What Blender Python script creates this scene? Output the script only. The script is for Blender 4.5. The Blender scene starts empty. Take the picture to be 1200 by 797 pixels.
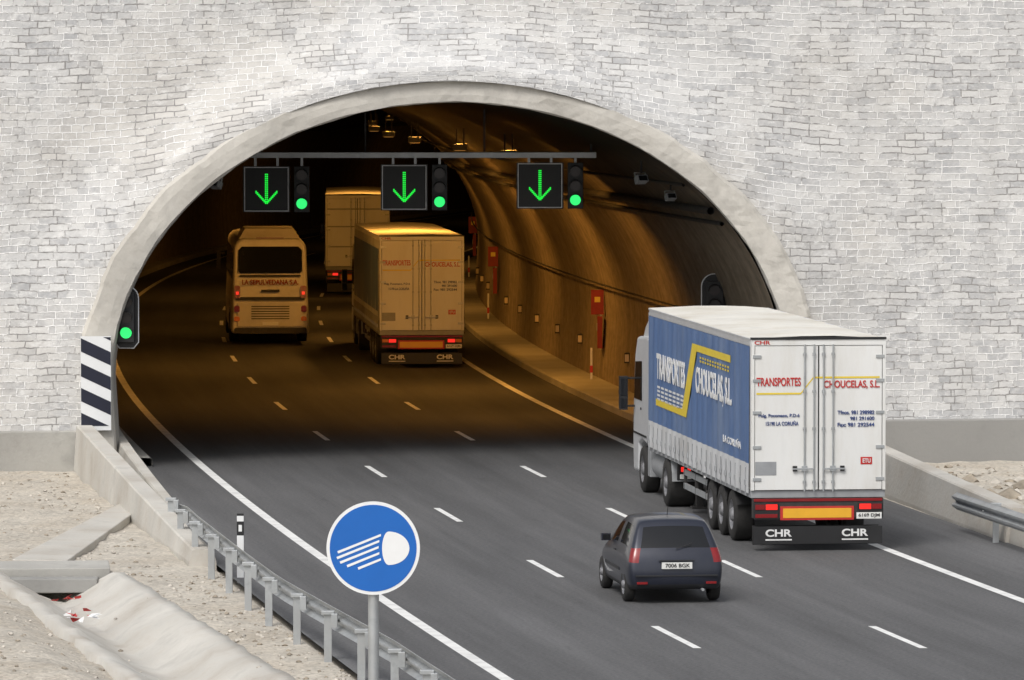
import bpy, bmesh, math, random
from mathutils import Vector, Matrix, noise
random.seed(7)
sc=bpy.context.scene
COL=sc.collection
R=math.radians
# ------------------------------------------------------------ materials
def mat(name,col,rough=.6,metal=0.,var=.12,scale=3.,bump=0.,bscale=40.,emit=None,es=0.,coat=0.,dirt=None,dirtamt=.0,stretch=(1,1,1),spec=.5):
    m=bpy.data.materials.new(name); m.use_nodes=True
    nt=m.node_tree; N=nt.nodes; L=nt.links; b=N['Principled BSDF']
    b.inputs['Roughness'].default_value=rough; b.inputs['Metallic'].default_value=metal; b.inputs['Specular IOR Level'].default_value=spec
    if coat: b.inputs['Coat Weight'].default_value=coat
    tc=N.new('ShaderNodeTexCoord'); mp=N.new('ShaderNodeMapping'); mp.inputs['Scale'].default_value=stretch
    L.new(tc.outputs['Object'],mp.inputs['Vector'])
    n=N.new('ShaderNodeTexNoise'); n.inputs['Scale'].default_value=scale; n.inputs['Detail'].default_value=4; n.inputs['Roughness'].default_value=.65
    L.new(mp.outputs[0],n.inputs['Vector'])
    mr=N.new('ShaderNodeMapRange'); mr.inputs[1].default_value=.3; mr.inputs[2].default_value=.7; mr.inputs[3].default_value=1-var; mr.inputs[4].default_value=1+var
    L.new(n.outputs[0],mr.inputs[0])
    vm=N.new('ShaderNodeVectorMath'); vm.operation='SCALE'; vm.inputs[0].default_value=col[:3]
    L.new(mr.outputs[0],vm.inputs['Scale'])
    out=vm.outputs[0]
    if dirt:
        n2=N.new('ShaderNodeTexNoise'); n2.inputs['Scale'].default_value=scale*.5; n2.inputs['Detail'].default_value=6; n2.inputs['Roughness'].default_value=.7
        L.new(mp.outputs[0],n2.inputs['Vector'])
        m2=N.new('ShaderNodeMapRange'); m2.inputs[1].default_value=.45; m2.inputs[2].default_value=.7; m2.inputs[3].default_value=0; m2.inputs[4].default_value=dirtamt
        L.new(n2.outputs[0],m2.inputs[0])
        mx=N.new('ShaderNodeMix'); mx.data_type='RGBA'; L.new(m2.outputs[0],mx.inputs[0]); L.new(out,mx.inputs[6]); mx.inputs[7].default_value=(*dirt,1)
        out=mx.outputs[2]
    L.new(out,b.inputs['Base Color'])
    if bump:
        nb=N.new('ShaderNodeTexNoise'); nb.inputs['Scale'].default_value=bscale; nb.inputs['Detail'].default_value=4
        L.new(tc.outputs['Object'],nb.inputs['Vector'])
        bp=N.new('ShaderNodeBump'); bp.inputs['Strength'].default_value=bump; bp.inputs['Distance'].default_value=.03
        L.new(nb.outputs[0],bp.inputs['Height']); L.new(bp.outputs[0],b.inputs['Normal'])
    if emit:
        b.inputs['Emission Color'].default_value=(*emit,1); b.inputs['Emission Strength'].default_value=es
    return m
WHITE=mat('truck_white',(.76,.76,.74),.38,var=.06,dirt=(.48,.45,.39),dirtamt=.5,scale=1.8,stretch=(1.8,1.8,.4))
WHITE2=mat('white_tarp',(.60,.61,.62),.55,var=.08,dirt=(.33,.31,.28),dirtamt=.55,scale=2)
ROOFT=mat('roof_tarp',(.74,.72,.66),.6,var=.12,dirt=(.42,.37,.28),dirtamt=.75,scale=1.2,bump=.3,bscale=3)
BLUE=mat('curtain_blue',(.085,.155,.32),.55,var=.12,scale=1.5,dirt=(.19,.24,.33),dirtamt=.6,stretch=(1,1,.3))
YEL=mat('yellow_paint',(.75,.57,.06),.45,var=.06)
YELR=mat('yellow_reflector',(.8,.42,.03),.4,var=.06)
RED=mat('red_paint',(.5,.03,.025),.45,var=.08)
DRED=mat('faded_red_paint',(.26,.025,.018),.6,var=.2)
REDL=mat('tail_lamp_red',(.22,.008,.01),.25,var=.05,coat=.4)
REDON=mat('tail_lamp_lit',(.6,.01,.01),.2,emit=(1,.03,.02),es=.9)
AMB=mat('amber_lamp',(.7,.22,.02),.25)
NAVY=mat('navy_text',(.03,.06,.2),.5)
TXW=mat('white_text',(.74,.74,.73),.5,var=.1,scale=5)
BLACK=mat('black_plastic',(.015,.015,.016),.5,var=.2)
RUB=mat('tyre_rubber',(.024,.023,.022),.85,var=.25,scale=8)
CHAS=mat('chassis_dark',(.035,.033,.032),.7,var=.4,scale=6)
STEEL=mat('galvanised_steel',(.46,.48,.49),.45,.55,var=.18,scale=5,dirt=(.28,.27,.25),dirtamt=.5)
RIM=mat('wheel_rim',(.24,.24,.25),.5,.4,var=.3,scale=9)
GREY=mat('grey_paint',(.3,.31,.32),.5)
GLASS=mat('dark_glass',(.010,.011,.013),.06,var=.1,spec=.45)
CAR=mat('car_paint_charcoal',(.022,.026,.042),.32,.3,var=.08,scale=2,coat=.45,dirt=(.05,.05,.055),dirtamt=.35)
CARTR=mat('car_trim',(.022,.023,.026),.55)
SILV=mat('cab_silver',(.6,.61,.62),.35,.2,var=.06)
PLATE=mat('number_plate',(.75,.75,.72),.4,var=.04)
COACH=mat('coach_white',(.66,.62,.54),.35,var=.06,dirt=(.3,.27,.22),dirtamt=.5)
CONC=mat('concrete',(.42,.41,.38),.85,var=.18,scale=1.5,bump=.3,bscale=14,dirt=(.24,.23,.21),dirtamt=.75)
CONCL=mat('concrete_light',(.55,.53,.485),.85,var=.16,scale=1.3,bump=.4,bscale=10,dirt=(.34,.30,.25),dirtamt=.85)
CONCD=mat('concrete_dark',(.31,.305,.29),.85,var=.22,scale=.9,bump=.25,bscale=10,dirt=(.18,.175,.165),dirtamt=.7)
PAINT=mat('road_paint_white',(.82,.82,.80),.6,var=.1,scale=5,dirt=(.36,.36,.36),dirtamt=.6,bump=.2,bscale=60)
GREEN=mat('green_led',(.02,.4,.06),.4,emit=(.01,1,.06),es=.9)
GREENL=mat('green_signal_lens',(.02,.5,.12),.3,emit=(.03,1,.20),es=.95)
LENS=mat('signal_lens_off',(.03,.02,.02),.3)
SIGNBL=mat('sign_blue',(.006,.12,.46),.4,var=.05,scale=1.5)
SIGNW=mat('sign_white',(.78,.79,.79),.4,var=.03)
NAVYB=mat('board_black',(.012,.014,.03),.5)
COLLAR=mat('portal_collar_concrete',(.56,.535,.485),.85,var=.22,scale=1.5,bump=.8,bscale=5,dirt=(.34,.32,.285),dirtamt=.8,stretch=(1,1,.6))
# ------------------------------------------------------------ mesh builder
def empty(name,loc=(0,0,0),rz=0):
    e=bpy.data.objects.new(name,None); COL.objects.link(e); e.location=loc; e.rotation_euler=(0,0,rz); e.empty_display_size=.3
    return e
class MB:
    def __init__(s): s.v=[];s.f=[];s.mi=[];s.sm=[];s.mats=[]
    def m(s,mt):
        if mt not in s.mats: s.mats.append(mt)
        return s.mats.index(mt)
    def poly(s,pts,mt,smooth=False):
        i=len(s.v); s.v+= [tuple(p) for p in pts]; s.f.append(list(range(i,i+len(pts)))); s.mi.append(s.m(mt)); s.sm.append(smooth)
    def faces(s,verts,faces,mt,smooth=False):
        i=len(s.v); s.v+=[tuple(p) for p in verts]; k=s.m(mt)
        for f in faces: s.f.append([i+a for a in f]); s.mi.append(k); s.sm.append(smooth)
    def box(s,x0,x1,y0,y1,z0,z1,mt,M=None):
        v=[Vector(p) for p in [(x0,y0,z0),(x1,y0,z0),(x1,y1,z0),(x0,y1,z0),(x0,y0,z1),(x1,y0,z1),(x1,y1,z1),(x0,y1,z1)]]
        if M: v=[M@p for p in v]
        s.faces(v,[(0,3,2,1),(4,5,6,7),(0,1,5,4),(1,2,6,5),(2,3,7,6),(3,0,4,7)],mt)
    def prism(s,pts,d,mt):
        n=len(pts); d=Vector(d); v=[Vector(p) for p in pts]+[Vector(p)+d for p in pts]
        s.faces(v,[tuple(range(n)),tuple(range(2*n-1,n-1,-1))]+[(i,i+n,(i+1)%n+n,(i+1)%n) for i in range(n)],mt)
    def cyl(s,p0,p1,r0,r1,seg,mt,caps=True,smooth=True):
        p0=Vector(p0);p1=Vector(p1);ax=(p1-p0).normalized()
        a=ax.orthogonal().normalized(); b=ax.cross(a)
        v=[]
        for p,r in((p0,r0),(p1,r1)):
            for i in range(seg):
                t=2*math.pi*i/seg; v.append(p+a*math.cos(t)*r+b*math.sin(t)*r)
        s.faces(v,[(i,(i+1)%seg,(i+1)%seg+seg,i+seg) for i in range(seg)],mt,smooth)
        if caps:
            s.faces(v[:seg],[tuple(range(seg-1,-1,-1))],mt); s.faces(v[seg:],[tuple(range(seg))],mt)
    def lathex(s,c,prof,mt,seg=28,smooth=True):
        v=[];n=len(prof)
        for i in range(seg):
            t=2*math.pi*i/seg
            for x,r in prof: v.append((c[0]+x,c[1]+r*math.cos(t),c[2]+r*math.sin(t)))
        f=[]
        for i in range(seg):
            for j in range(n-1):
                f.append((i*n+j,i*n+j+1,((i+1)%seg)*n+j+1,((i+1)%seg)*n+j))
        s.faces(v,f,mt,smooth)
    def wheel(s,x,y,r,w,side,rim=RIM):
        h=w/2
        s.lathex((x,y,r),[(-h,.58*r),(-h,.9*r),(-h+.03,.985*r),(-h+.06,r),(h-.06,r),(h-.03,.985*r),(h,.9*r),(h,.58*r)],RUB)
        o=side
        s.lathex((x,y,r),[(o*h,.6*r),(o*(h-.01),.57*r),(o*(h-.07),.5*r),(o*(h-.08),.32*r),(o*(h-.02),.27*r),(o*(h+.02),.2*r),(o*(h+.03),.001)],rim)
        s.lathex((x,y,r),[(-o*(h-.05),.6*r),(-o*(h-.05),.001)],CHAS)
        for k in range(8):
            t=k*math.pi/4; s.cyl((x+o*(h-.085),y+.42*r*math.cos(t),r+.42*r*math.sin(t)),(x+o*(h-.07),y+.42*r*math.cos(t),r+.42*r*math.sin(t)),.05*r*1.6,.05*r*1.6,8,BLACK)
    def build(s,name,parent=None,bevel=0,seg=2,uv=None):
        me=bpy.data.meshes.new(name); me.from_pydata(s.v,[],s.f)
        for m_ in s.mats: me.materials.append(m_)
        me.polygons.foreach_set('material_index',s.mi); me.polygons.foreach_set('use_smooth',s.sm)
        if uv:
            ul=me.uv_layers.new(name='UVMap')
            for lp in me.loops: ul.data[lp.index].uv=uv[lp.vertex_index]
        me.update()
        ob=bpy.data.objects.new(name,me); COL.objects.link(ob)
        if parent: ob.parent=parent
        if bevel:
            b=ob.modifiers.new('bevel','BEVEL'); b.width=bevel; b.segments=seg; b.limit_method='ANGLE'; b.angle_limit=R(40)
        return ob
def grid(name,P,UV,mt,parent=None,smooth=True):
    b=MB(); nj=len(P[0]); v=[p for r in P for p in r]; uv=[p for r in UV for p in r] if UV else None
    f=[(i*nj+j,i*nj+j+1,(i+1)*nj+j+1,(i+1)*nj+j) for i in range(len(P)-1) for j in range(nj-1)]
    b.faces(v,f,mt,smooth); return b.build(name,parent,uv=uv)
def text(name,parent,s,loc,width,height,mt,side=False,th=.0,align='LEFT'):
    cu=bpy.data.curves.new(name,'FONT'); cu.body=s; cu.size=1; cu.extrude=.004; cu.offset=th
    o=bpy.data.objects.new(name+'_c',cu); COL.objects.link(o); bpy.context.view_layer.update()
    me=bpy.data.meshes.new_from_object(o.evaluated_get(bpy.context.evaluated_depsgraph_get()))
    bpy.data.objects.remove(o)
    xs=[v.co.x for v in me.vertices]; ys=[v.co.y for v in me.vertices]
    x0,x1,y0,y1=min(xs),max(xs),min(ys),max(ys)
    for v in me.vertices: v.co=Vector(((v.co.x-x0)/(x1-x0)*width,(v.co.y-y0)/(y1-y0)*height,v.co.z))
    me.materials.clear(); me.materials.append(mt)
    ob=bpy.data.objects.new(name,me); COL.objects.link(ob); ob.parent=parent; ob.location=loc
    ob.rotation_euler=(R(90),0,R(-90) if side else 0)
    return ob
# ------------------------------------------------------------ road alignment
TAB=[(-100,-.25),(60,-.195),(84,-.172),(106,-.155),(127,-.138),(148,-.12),(168,-.095),(190,-.065),(215,-.03),(237,0),(260,.045),(300,.12),(460,.35)]
def slope(Y):
    for (a,s),(b,t) in zip(TAB,TAB[1:]):
        if Y<=b: return s+(t-s)*max(0,(Y-a))/(b-a)
    return TAB[-1][1]
_X={84:-.13}
for y in range(84,460): _X[y+1]=_X[y]+slope(y+.5)
for y in range(84,-100,-1): _X[y-1]=_X[y]-slope(y-.5)
def XL(Y):
    Y=min(459.99,max(-99.99,Y)); a=math.floor(Y); return _X[a]+(_X[a+1]-_X[a])*(Y-a)
def frange(a,b,s):
    r=[];x=a
    while x<b-1e-6: r.append(x); x+=s
    r.append(b); return r
# ------------------------------------------------------------ asphalt
def asphalt():
    m=bpy.data.materials.new('asphalt'); m.use_nodes=True; nt=m.node_tree;N=nt.nodes;L=nt.links;b=N['Principled BSDF']
    uv=N.new('ShaderNodeUVMap'); b.inputs['Roughness'].default_value=.8
    def nz(scale,st=(1,1,1),det=4):
        mp=N.new('ShaderNodeMapping'); mp.inputs['Scale'].default_value=st; L.new(uv.outputs[0],mp.inputs[0])
        n=N.new('ShaderNodeTexNoise'); n.inputs['Scale'].default_value=scale; n.inputs['Detail'].default_value=det; n.inputs['Roughness'].default_value=.7; L.new(mp.outputs[0],n.inputs['Vector']); return n.outputs[0]
    def mrange(x,a,c,lo,hi):
        q=N.new('ShaderNodeMapRange'); q.inputs[1].default_value=a;q.inputs[2].default_value=c;q.inputs[3].default_value=lo;q.inputs[4].default_value=hi; L.new(x,q.inputs[0]); return q.outputs[0]
    def mul(a,c):
        q=N.new('ShaderNodeMath'); q.operation='MULTIPLY'; L.new(a,q.inputs[0]); L.new(c,q.inputs[1]); return q.outputs[0]
    f=mul(mrange(nz(16,(1,1,1),5),.3,.7,.64,1.36),mrange(nz(.25,(1.6,.25,1)),.3,.7,.84,1.16))
    f=mul(f,mrange(nz(.9,(2.2,.05,1),3),.35,.65,.86,1.12))
    f=mul(f,mrange(nz(1.1,(3.5,.5,1),5),.60,.72,1.0,.80))   # oil / tyre stains
    sx=N.new('ShaderNodeSeparateXYZ'); L.new(uv.outputs[0],sx.inputs[0])
    w=N.new('ShaderNodeMath'); w.operation='MULTIPLY'; L.new(sx.outputs[0],w.inputs[0]); w.inputs[1].default_value=2*math.pi/1.77
    c=N.new('ShaderNodeMath'); c.operation='COSINE'; L.new(w.outputs[0],c.inputs[0])
    f=mul(f,mrange(c.outputs[0],-1,1,.93,1.05))
    f=mul(f,mrange(sx.outputs[1],120,142,1.0,.62))  # tunnel shade painted into the asphalt colour, deepening through the portal
    # dusty shoulders
    a1=mrange(sx.outputs[0],-2.1,-.6,1.35,1.0); f=mul(f,a1); a2=mrange(sx.outputs[0],11.4,13.2,1.0,1.35); f=mul(f,a2)
    vm=N.new('ShaderNodeVectorMath'); vm.operation='SCALE'; vm.inputs[0].default_value=(.098,.098,.100); L.new(f,vm.inputs['Scale'])
    L.new(vm.outputs[0],b.inputs['Base Color'])
    bp=N.new('ShaderNodeBump'); bp.inputs['Strength'].default_value=.35; bp.inputs['Distance'].default_value=.02; L.new(nz(45),bp.inputs['Height']); L.new(bp.outputs[0],b.inputs['Normal'])
    return m
ASP=asphalt()
us=[-2.1,-1,0,3.75,7.28,10.85,12,13.5]
ys=frange(-90,450,2.5)
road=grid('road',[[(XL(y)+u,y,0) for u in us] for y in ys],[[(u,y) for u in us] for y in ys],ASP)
mk=MB()
def strip(u,w,y0,y1,z=.005,st=2.):
    yy=frange(y0,y1,st)
    for a,c in zip(yy,yy[1:]): mk.poly([(XL(a)+u-w/2,a,z),(XL(a)+u+w/2,a,z),(XL(c)+u+w/2,c,z),(XL(c)+u-w/2,c,z)],PAINT)
strip(0,.2,-80,440); strip(10.85,.2,-80,440)
for u in(3.75,7.28):
    k=-10
    while 90+12.35*k<430:
        yc=90+12.35*k; strip(u,.13,yc-1.75,yc+1.75,st=1.75); k+=1
mk.build('lane_markings',road)
# ------------------------------------------------------------ ground
def ditchc(Y): return -4.55-.209*(Y-84)
def hz(X,Y,u):
    n=noise.noise(Vector((X*.35,Y*.35,1)))*.10+noise.noise(Vector((X*1.3,Y*1.3,4)))*.06+noise.noise(Vector((X*4,Y*4,4)))*.03
    if -2.05<u<13.45: return -.15
    if u<0:
        z=-.04+n*min(1,(-2.05-u)/.8)
        if 60<Y<101.5:
            z-=.75*min(1,max(0,1.35-abs(X-ditchc(Y))/.95))
        if X<ditchc(Y)-1.0 and Y<126: z+=min(.35,(ditchc(Y)-1-X)*.25)*min(1,max(0,(126-Y)/15))
        return z
    return -.02+n*1.3*min(1,(u-13.4)/.8)
def groundmat():
    m=mat('dry_gravel_ground',(.50,.46,.395),.95,var=.18,scale=1.2,bump=.8,bscale=12,dirt=(.36,.31,.245),dirtamt=.8)
    nt=m.node_tree;N=nt.nodes;L=nt.links;b=N['Principled BSDF']
    old=b.inputs['Base Color'].links[0].from_socket
    tc=N.new('ShaderNodeTexCoord'); v=N.new('ShaderNodeTexVoronoi'); v.inputs['Scale'].default_value=16; L.new(tc.outputs['Object'],v.inputs['Vector'])
    sp=N.new('ShaderNodeSeparateColor'); L.new(v.outputs['Color'],sp.inputs[0])
    q=N.new('ShaderNodeMapRange'); q.inputs[3].default_value=.78; q.inputs[4].default_value=1.2; L.new(sp.outputs[0],q.inputs[0])
    vm=N.new('ShaderNodeVectorMath'); vm.operation='SCALE'; L.new(old,vm.inputs[0]); L.new(q.outputs[0],vm.inputs['Scale']); L.new(vm.outputs[0],b.inputs['Base Color'])
    return m
GRD=groundmat()
ug=[-3000,-800,-200,-70,-40,-25,-18]+frange(-14,-2.2,.3)+[-2.04,0,6,13.4]+frange(13.6,22,.5)+[26,35,60,150,600,3000]
yg=[-2500,-600,-150,-60,0,40,60,70]+frange(76,132,.45)+[140,160,200,260,340,460,900,3000]
grid('ground',[[(XL(y)+u,y,hz(XL(y)+u,y,u)) for u in ug] for y in yg],None,GRD)
yy=frange(66,101.2,.5)
def dn(x,y,a=.05): return a*noise.noise(Vector((x*1.7,y*.9,9)))+a*.6*noise.noise(Vector((x*5,y*3,2)))
prof_d=[(-1.45,-.15),(-1.4,.16),(-1.2,.15),(-1.0,.04),(-.75,-.10),(-.4,-.31),(-.1,-.47),(.1,-.47),(.4,-.30),(.75,-.09),(.98,.03),(1.2,.05),(1.24,-.2)]
grid('concrete_drainage_ditch',[[(ditchc(y)+d+dn(y,d,.07),y,z+dn(d*2,y,.06)) for d,z in prof_d] for y in yy],None,CONCL,smooth=True)
b=MB(); b.prism([(-13,100.7,-.3),(-13,100.7,.12),(-7.2,101.4,.10),(-7.2,101.4,-.3)],(-.1,1.0,.05),CONC); b.prism([(-13,100.2,-.3),(-13,100.2,-.0),(-7.4,100.9,-.05),(-7.4,100.9,-.3)],(0,.45,0),CONCD)
b.build('concrete_culvert_headwall',bevel=.02)
b=MB(); b.prism([(-9.1,103,.12),(-8.1,103,.09),(-7.5,117,.1),(-8.0,117,.12)],(0,0,-.3),CONCL); b.build('concrete_drain_slab',bevel=.02)
b=MB()
def stone(x,y,z,r,mt=None):
    v=[]
    for dx,dy,dz in((1,0,0),(0,1,0),(-1,0,0),(0,-1,0),(0,0,1),(.7,.7,.5),(-.7,.7,.5),(-.7,-.7,.5),(.7,-.7,.5)):
        k=r*random.uniform(.7,1.25); v.append((x+dx*k,y+dy*k,z+dz*k*.8))
    b.faces(v,[(0,5,8),(0,1,5),(1,6,5),(1,2,6),(2,7,6),(2,3,7),(3,8,7),(3,0,8),(4,5,6),(4,6,7),(4,7,8),(4,8,5)],mt or STONE)
STONE=mat('loose_stone',(.47,.435,.38),.9,var=.35,scale=2.5)
STONE2=mat('loose_stone_dark',(.30,.26,.205),.95,var=.4,scale=2.5)
for i in range(4600):
    Y=random.uniform(78,127); X=XL(Y)-2.2-random.expovariate(.3)
    if X<-14: continue
    u=X-XL(Y)
    if abs(X-ditchc(Y))<1.2 and Y<101.5 and random.random()<.93: continue
    if 102<Y<127 and u>-3.1: continue
    zz=hz(X,Y,u)
    if abs(X-ditchc(Y))<1.25 and Y<101.5: zz=.04-.55*max(0,1-abs(X-ditchc(Y))/1.0)
    if noise.noise(Vector((X*.6,Y*.3,8)))<-.08 and random.random()<.8: continue
    stone(X,Y,zz-.005,random.choice([.014,.018,.022,.028,.035,.05]),random.choice([STONE,STONE,STONE2]))
for i in range(500):
    Y=random.uniform(108,129); u=14.3+random.expovariate(.3); X=XL(Y)+u; stone(X,Y,hz(X,Y,u)-.01,random.choice([.03,.04,.07,.12]),random.choice([STONE,STONE2]))
for i in range(34):
    X=11.0+random.uniform(-1,1.5); Y=121+random.uniform(-3,3); stone(X,Y,-.02,random.uniform(.12,.3),random.choice([STONE,STONE2]))
b.build('gravel')
b=MB()
for i in range(14):
    x=-7.3+random.uniform(-.5,.3);y=95.6+random.uniform(-.8,.8);z=-.25
    p=[(x+random.uniform(-.13,.13),y+random.uniform(-.15,.15),z+random.uniform(0,.12)) for _ in range(4)]
    b.poly(p,random.choice([RED,SIGNW,SIGNW]))
for i in range(8):
    x=-7.9+random.uniform(-.3,.3);y=99.4+random.uniform(-.4,.4);z=-.3
    b.poly([(x+random.uniform(-.1,.1),y+random.uniform(-.1,.1),z+random.uniform(0,.1)) for _ in range(4)],RED)
b.build('litter')
# ------------------------------------------------------------ portal
CX=-1.35; Z0=2.0
def PW(x,z,d): return (x,129.3+.15*x+d,z)
def prof(a,bb,n=72,inn=.12):
    p=[(-a+inn,-.1),(-a+inn*.5,1.0)]
    for i in range(n+1):
        t=math.pi-math.pi*i/n; p.append((a*math.cos(t),Z0+bb*math.sin(t)))
    return p+[(a-inn*.5,1.0),(a-inn,-.1)]
NP=140
pi_=prof(7.66,6.26,NP); po=prof(8.33,6.78,NP,inn=0)
def wob(i,k,a=.05): return noise.noise(Vector((i*.17,k,2)))*a+noise.noise(Vector((i*.6,k,7)))*a*.5
b=MB(); n=len(pi_)
def sc_(p,k): return (p[0]*k,(p[1]-2)*k+2 if p[1]>2 else p[1])
def ringpt(lst,k,d,a,seed):
    r=[]
    for i in range(n):
        x,z=sc_(lst[i],k); r.append(PW(CX+x+wob(i,seed,a),z+wob(i,seed+4,a),d+wob(i,seed+8,a*.7)))
    return r
def mixl(t): return [(pi_[i][0]*(1-t)+po[i][0]*t,pi_[i][1]*(1-t)+po[i][1]*t) for i in range(n)]
rings=[ringpt(pi_,1.006,1.6,0,0),ringpt(pi_,1,.5,.02,1),ringpt(pi_,1,-.2,.02,1),ringpt(mixl(.05),1,-.29,.03,3),ringpt(mixl(.35),1,-.31,.05,13),ringpt(mixl(.65),1,-.31,.05,23),ringpt(mixl(.95),1,-.29,.08,33),ringpt(po,1.006,-.2,.08,33),ringpt(po,1.004,.8,0,0)]
for r0,r1 in zip(rings,rings[1:]):
    b.faces(r0+r1,[(i,i+1,i+1+n,i+n) for i in range(n-1)],COLLAR,False)
portal=empty('tunnel_portal')
b.build('concrete_collar',portal)
def masonry():
    m=bpy.data.materials.new('stone_masonry'); m.use_nodes=True; nt=m.node_tree;N=nt.nodes;L=nt.links;b=N['Principled BSDF']; b.inputs['Roughness'].default_value=.9
    uv=N.new('ShaderNodeUVMap')
    def nz(scale,det=3,vec=None,rough=.6,st=None):
        n=N.new('ShaderNodeTexNoise'); n.noise_dimensions='2D'; n.inputs['Scale'].default_value=scale; n.inputs['Detail'].default_value=det; n.inputs['Roughness'].default_value=rough
        src=vec or uv.outputs[0]
        if st:
            mp=N.new('ShaderNodeMapping'); mp.inputs['Scale'].default_value=st; L.new(src,mp.inputs[0]); src=mp.outputs[0]
        L.new(src,n.inputs['Vector']); return n
    def mr(x,a,c,lo,hi):
        q=N.new('ShaderNodeMapRange'); q.inputs[1].default_value=a;q.inputs[2].default_value=c;q.inputs[3].default_value=lo;q.inputs[4].default_value=hi; L.new(x,q.inputs[0]); return q.outputs[0]
    def mix(f,a,c):
        q=N.new('ShaderNodeMix'); q.data_type='RGBA'
        for s,k in((f,0),(a,6),(c,7)):
            if isinstance(s,(tuple,float,int)): q.inputs[k].default_value=s
            else: L.new(s,q.inputs[k])
        return q.outputs[2]
    def distort(amt,sc_):
        n=nz(sc_,2); s=N.new('ShaderNodeVectorMath'); s.operation='SUBTRACT'; L.new(n.outputs['Color'],s.inputs[0]); s.inputs[1].default_value=(.5,.5,.5)
        k=N.new('ShaderNodeVectorMath'); k.operation='SCALE'; L.new(s.outputs[0],k.inputs[0]); k.inputs['Scale'].default_value=amt; return k.outputs[0]
    ad=N.new('ShaderNodeVectorMath'); L.new(uv.outputs[0],ad.inputs[0]); L.new(distort(.16,.5),ad.inputs[1])
    ad2=N.new('ShaderNodeVectorMath'); L.new(ad.outputs[0],ad2.inputs[0]); L.new(distort(.05,5),ad2.inputs[1])
    V=ad2.outputs[0]
    def brick(w,h,ms,sq):
        k=N.new('ShaderNodeTexBrick'); L.new(V,k.inputs['Vector']); k.inputs['Scale'].default_value=1; k.inputs['Brick Width'].default_value=w; k.inputs['Row Height'].default_value=h
        k.inputs['Mortar Size'].default_value=ms; k.inputs['Mortar Smooth'].default_value=.5; k.squash=sq; k.squash_frequency=3; k.offset=.43
        k.inputs['Color1'].default_value=(0,0,0,1); k.inputs['Color2'].default_value=(1,1,1,1); k.inputs['Mortar'].default_value=(.5,.5,.5,1); return k
    b1=brick(.44,.16,.015,1.4); b2=brick(.33,.16,.014,.8)
    msk=mr(nz(.35,4).outputs[0],.5,.53,0,1)
    col=mix(msk,b1.outputs['Color'],b2.outputs['Color']); 
    fa=N.new('ShaderNodeMix'); fa.data_type='FLOAT'; L.new(msk,fa.inputs[0]); L.new(b1.outputs['Fac'],fa.inputs[2]); L.new(b2.outputs['Fac'],fa.inputs[3]); F=fa.outputs[0]
    sp=N.new('ShaderNodeSeparateColor'); L.new(col,sp.inputs[0])
    stone=mix(sp.outputs[0],(.41,.412,.418,1),(.63,.625,.61,1))
    stone=mix(mr(nz(5.,4).outputs[0],.42,.7,0,.55),stone,(.62,.61,.595,1))
    stone=mix(mr(nz(.16,3).outputs[0],.5,.68,0,.38),stone,(.55,.51,.45,1))
    mort=mix(mr(nz(.7,5,rough=.8).outputs[0],.43,.53,0,1),(.30,.29,.28,1),(.86,.855,.84,1))
    c=mix(F,stone,mort)
    c=mix(mr(nz(3.2,6,rough=.8,st=(.5,1,1)).outputs[0],.54,.66,0,.6),c,(.74,.735,.72,1))
    c=mix(mr(nz(.5,4,st=(1.2,.25,1),rough=.7).outputs[0],.56,.8,0,.3),c,(.42,.41,.395,1))
    L.new(c,b.inputs['Base Color'])
    h=N.new('ShaderNodeMath'); h.operation='SUBTRACT'; L.new(nz(9,4).outputs[0],h.inputs[0]); L.new(F,h.inputs[1])
    h2=N.new('ShaderNodeMath'); h2.operation='MULTIPLY_ADD'; L.new(sp.outputs[0],h2.inputs[0]); h2.inputs[1].default_value=.6; L.new(h.outputs[0],h2.inputs[2])
    bp=N.new('ShaderNodeBump'); bp.inputs['Strength'].default_value=.7; bp.inputs['Distance'].default_value=.03; L.new(h2.outputs[0],bp.inputs['Height']); L.new(bp.outputs[0],b.inputs['Normal'])
    return m
MAS=masonry()
TOP=15.
A=[]; a_,b_=8.30,6.75
angs=[math.pi*i/150 for i in range(151)]
for xe in(-60,60): 
    dx=xe-CX; angs.append(math.atan2((TOP-Z0)/b_,dx/a_))
angs=sorted(angs,reverse=True)
for z in(-.1,1.): A.append(((-a_,z),(-60-CX,z)))
for t in angs:
    x,z=a_*math.cos(t),b_*math.sin(t); L_=1e9
    if z>1e-6: L_=min(L_,(TOP-Z0)/z)
    if x>1e-6: L_=min(L_,(60-CX)/x)
    if x<-1e-6: L_=min(L_,(-60-CX)/x)
    A.append(((x,z+Z0),(x*L_,z*L_+Z0)))
for z in(1.,-.1): A.append(((a_,z),(60-CX,z)))
P=[];UV=[]
def wall_d(x,z,dist,rz):
    s=min(1,dist/1.9); s=s*s*(3-2*s); d=-.02+.095*max(z,0)*s
    hood=max(0,min(1,(rz-4.5)/2.5))*max(0,min(1,1.25-abs(x+.2)/6.5))
    e=.36+.10*noise.noise(Vector((x*1.1,z*1.1,0)))+.05*noise.noise(Vector((x*4,z*4,0)))
    if dist<e: d-=.42*hood
    elif dist<e+.22: d-=.42*hood*(1-(dist-e)/.22)
    return d+.03*noise.noise(Vector((x*1.5,z*1.5,3)))
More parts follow.
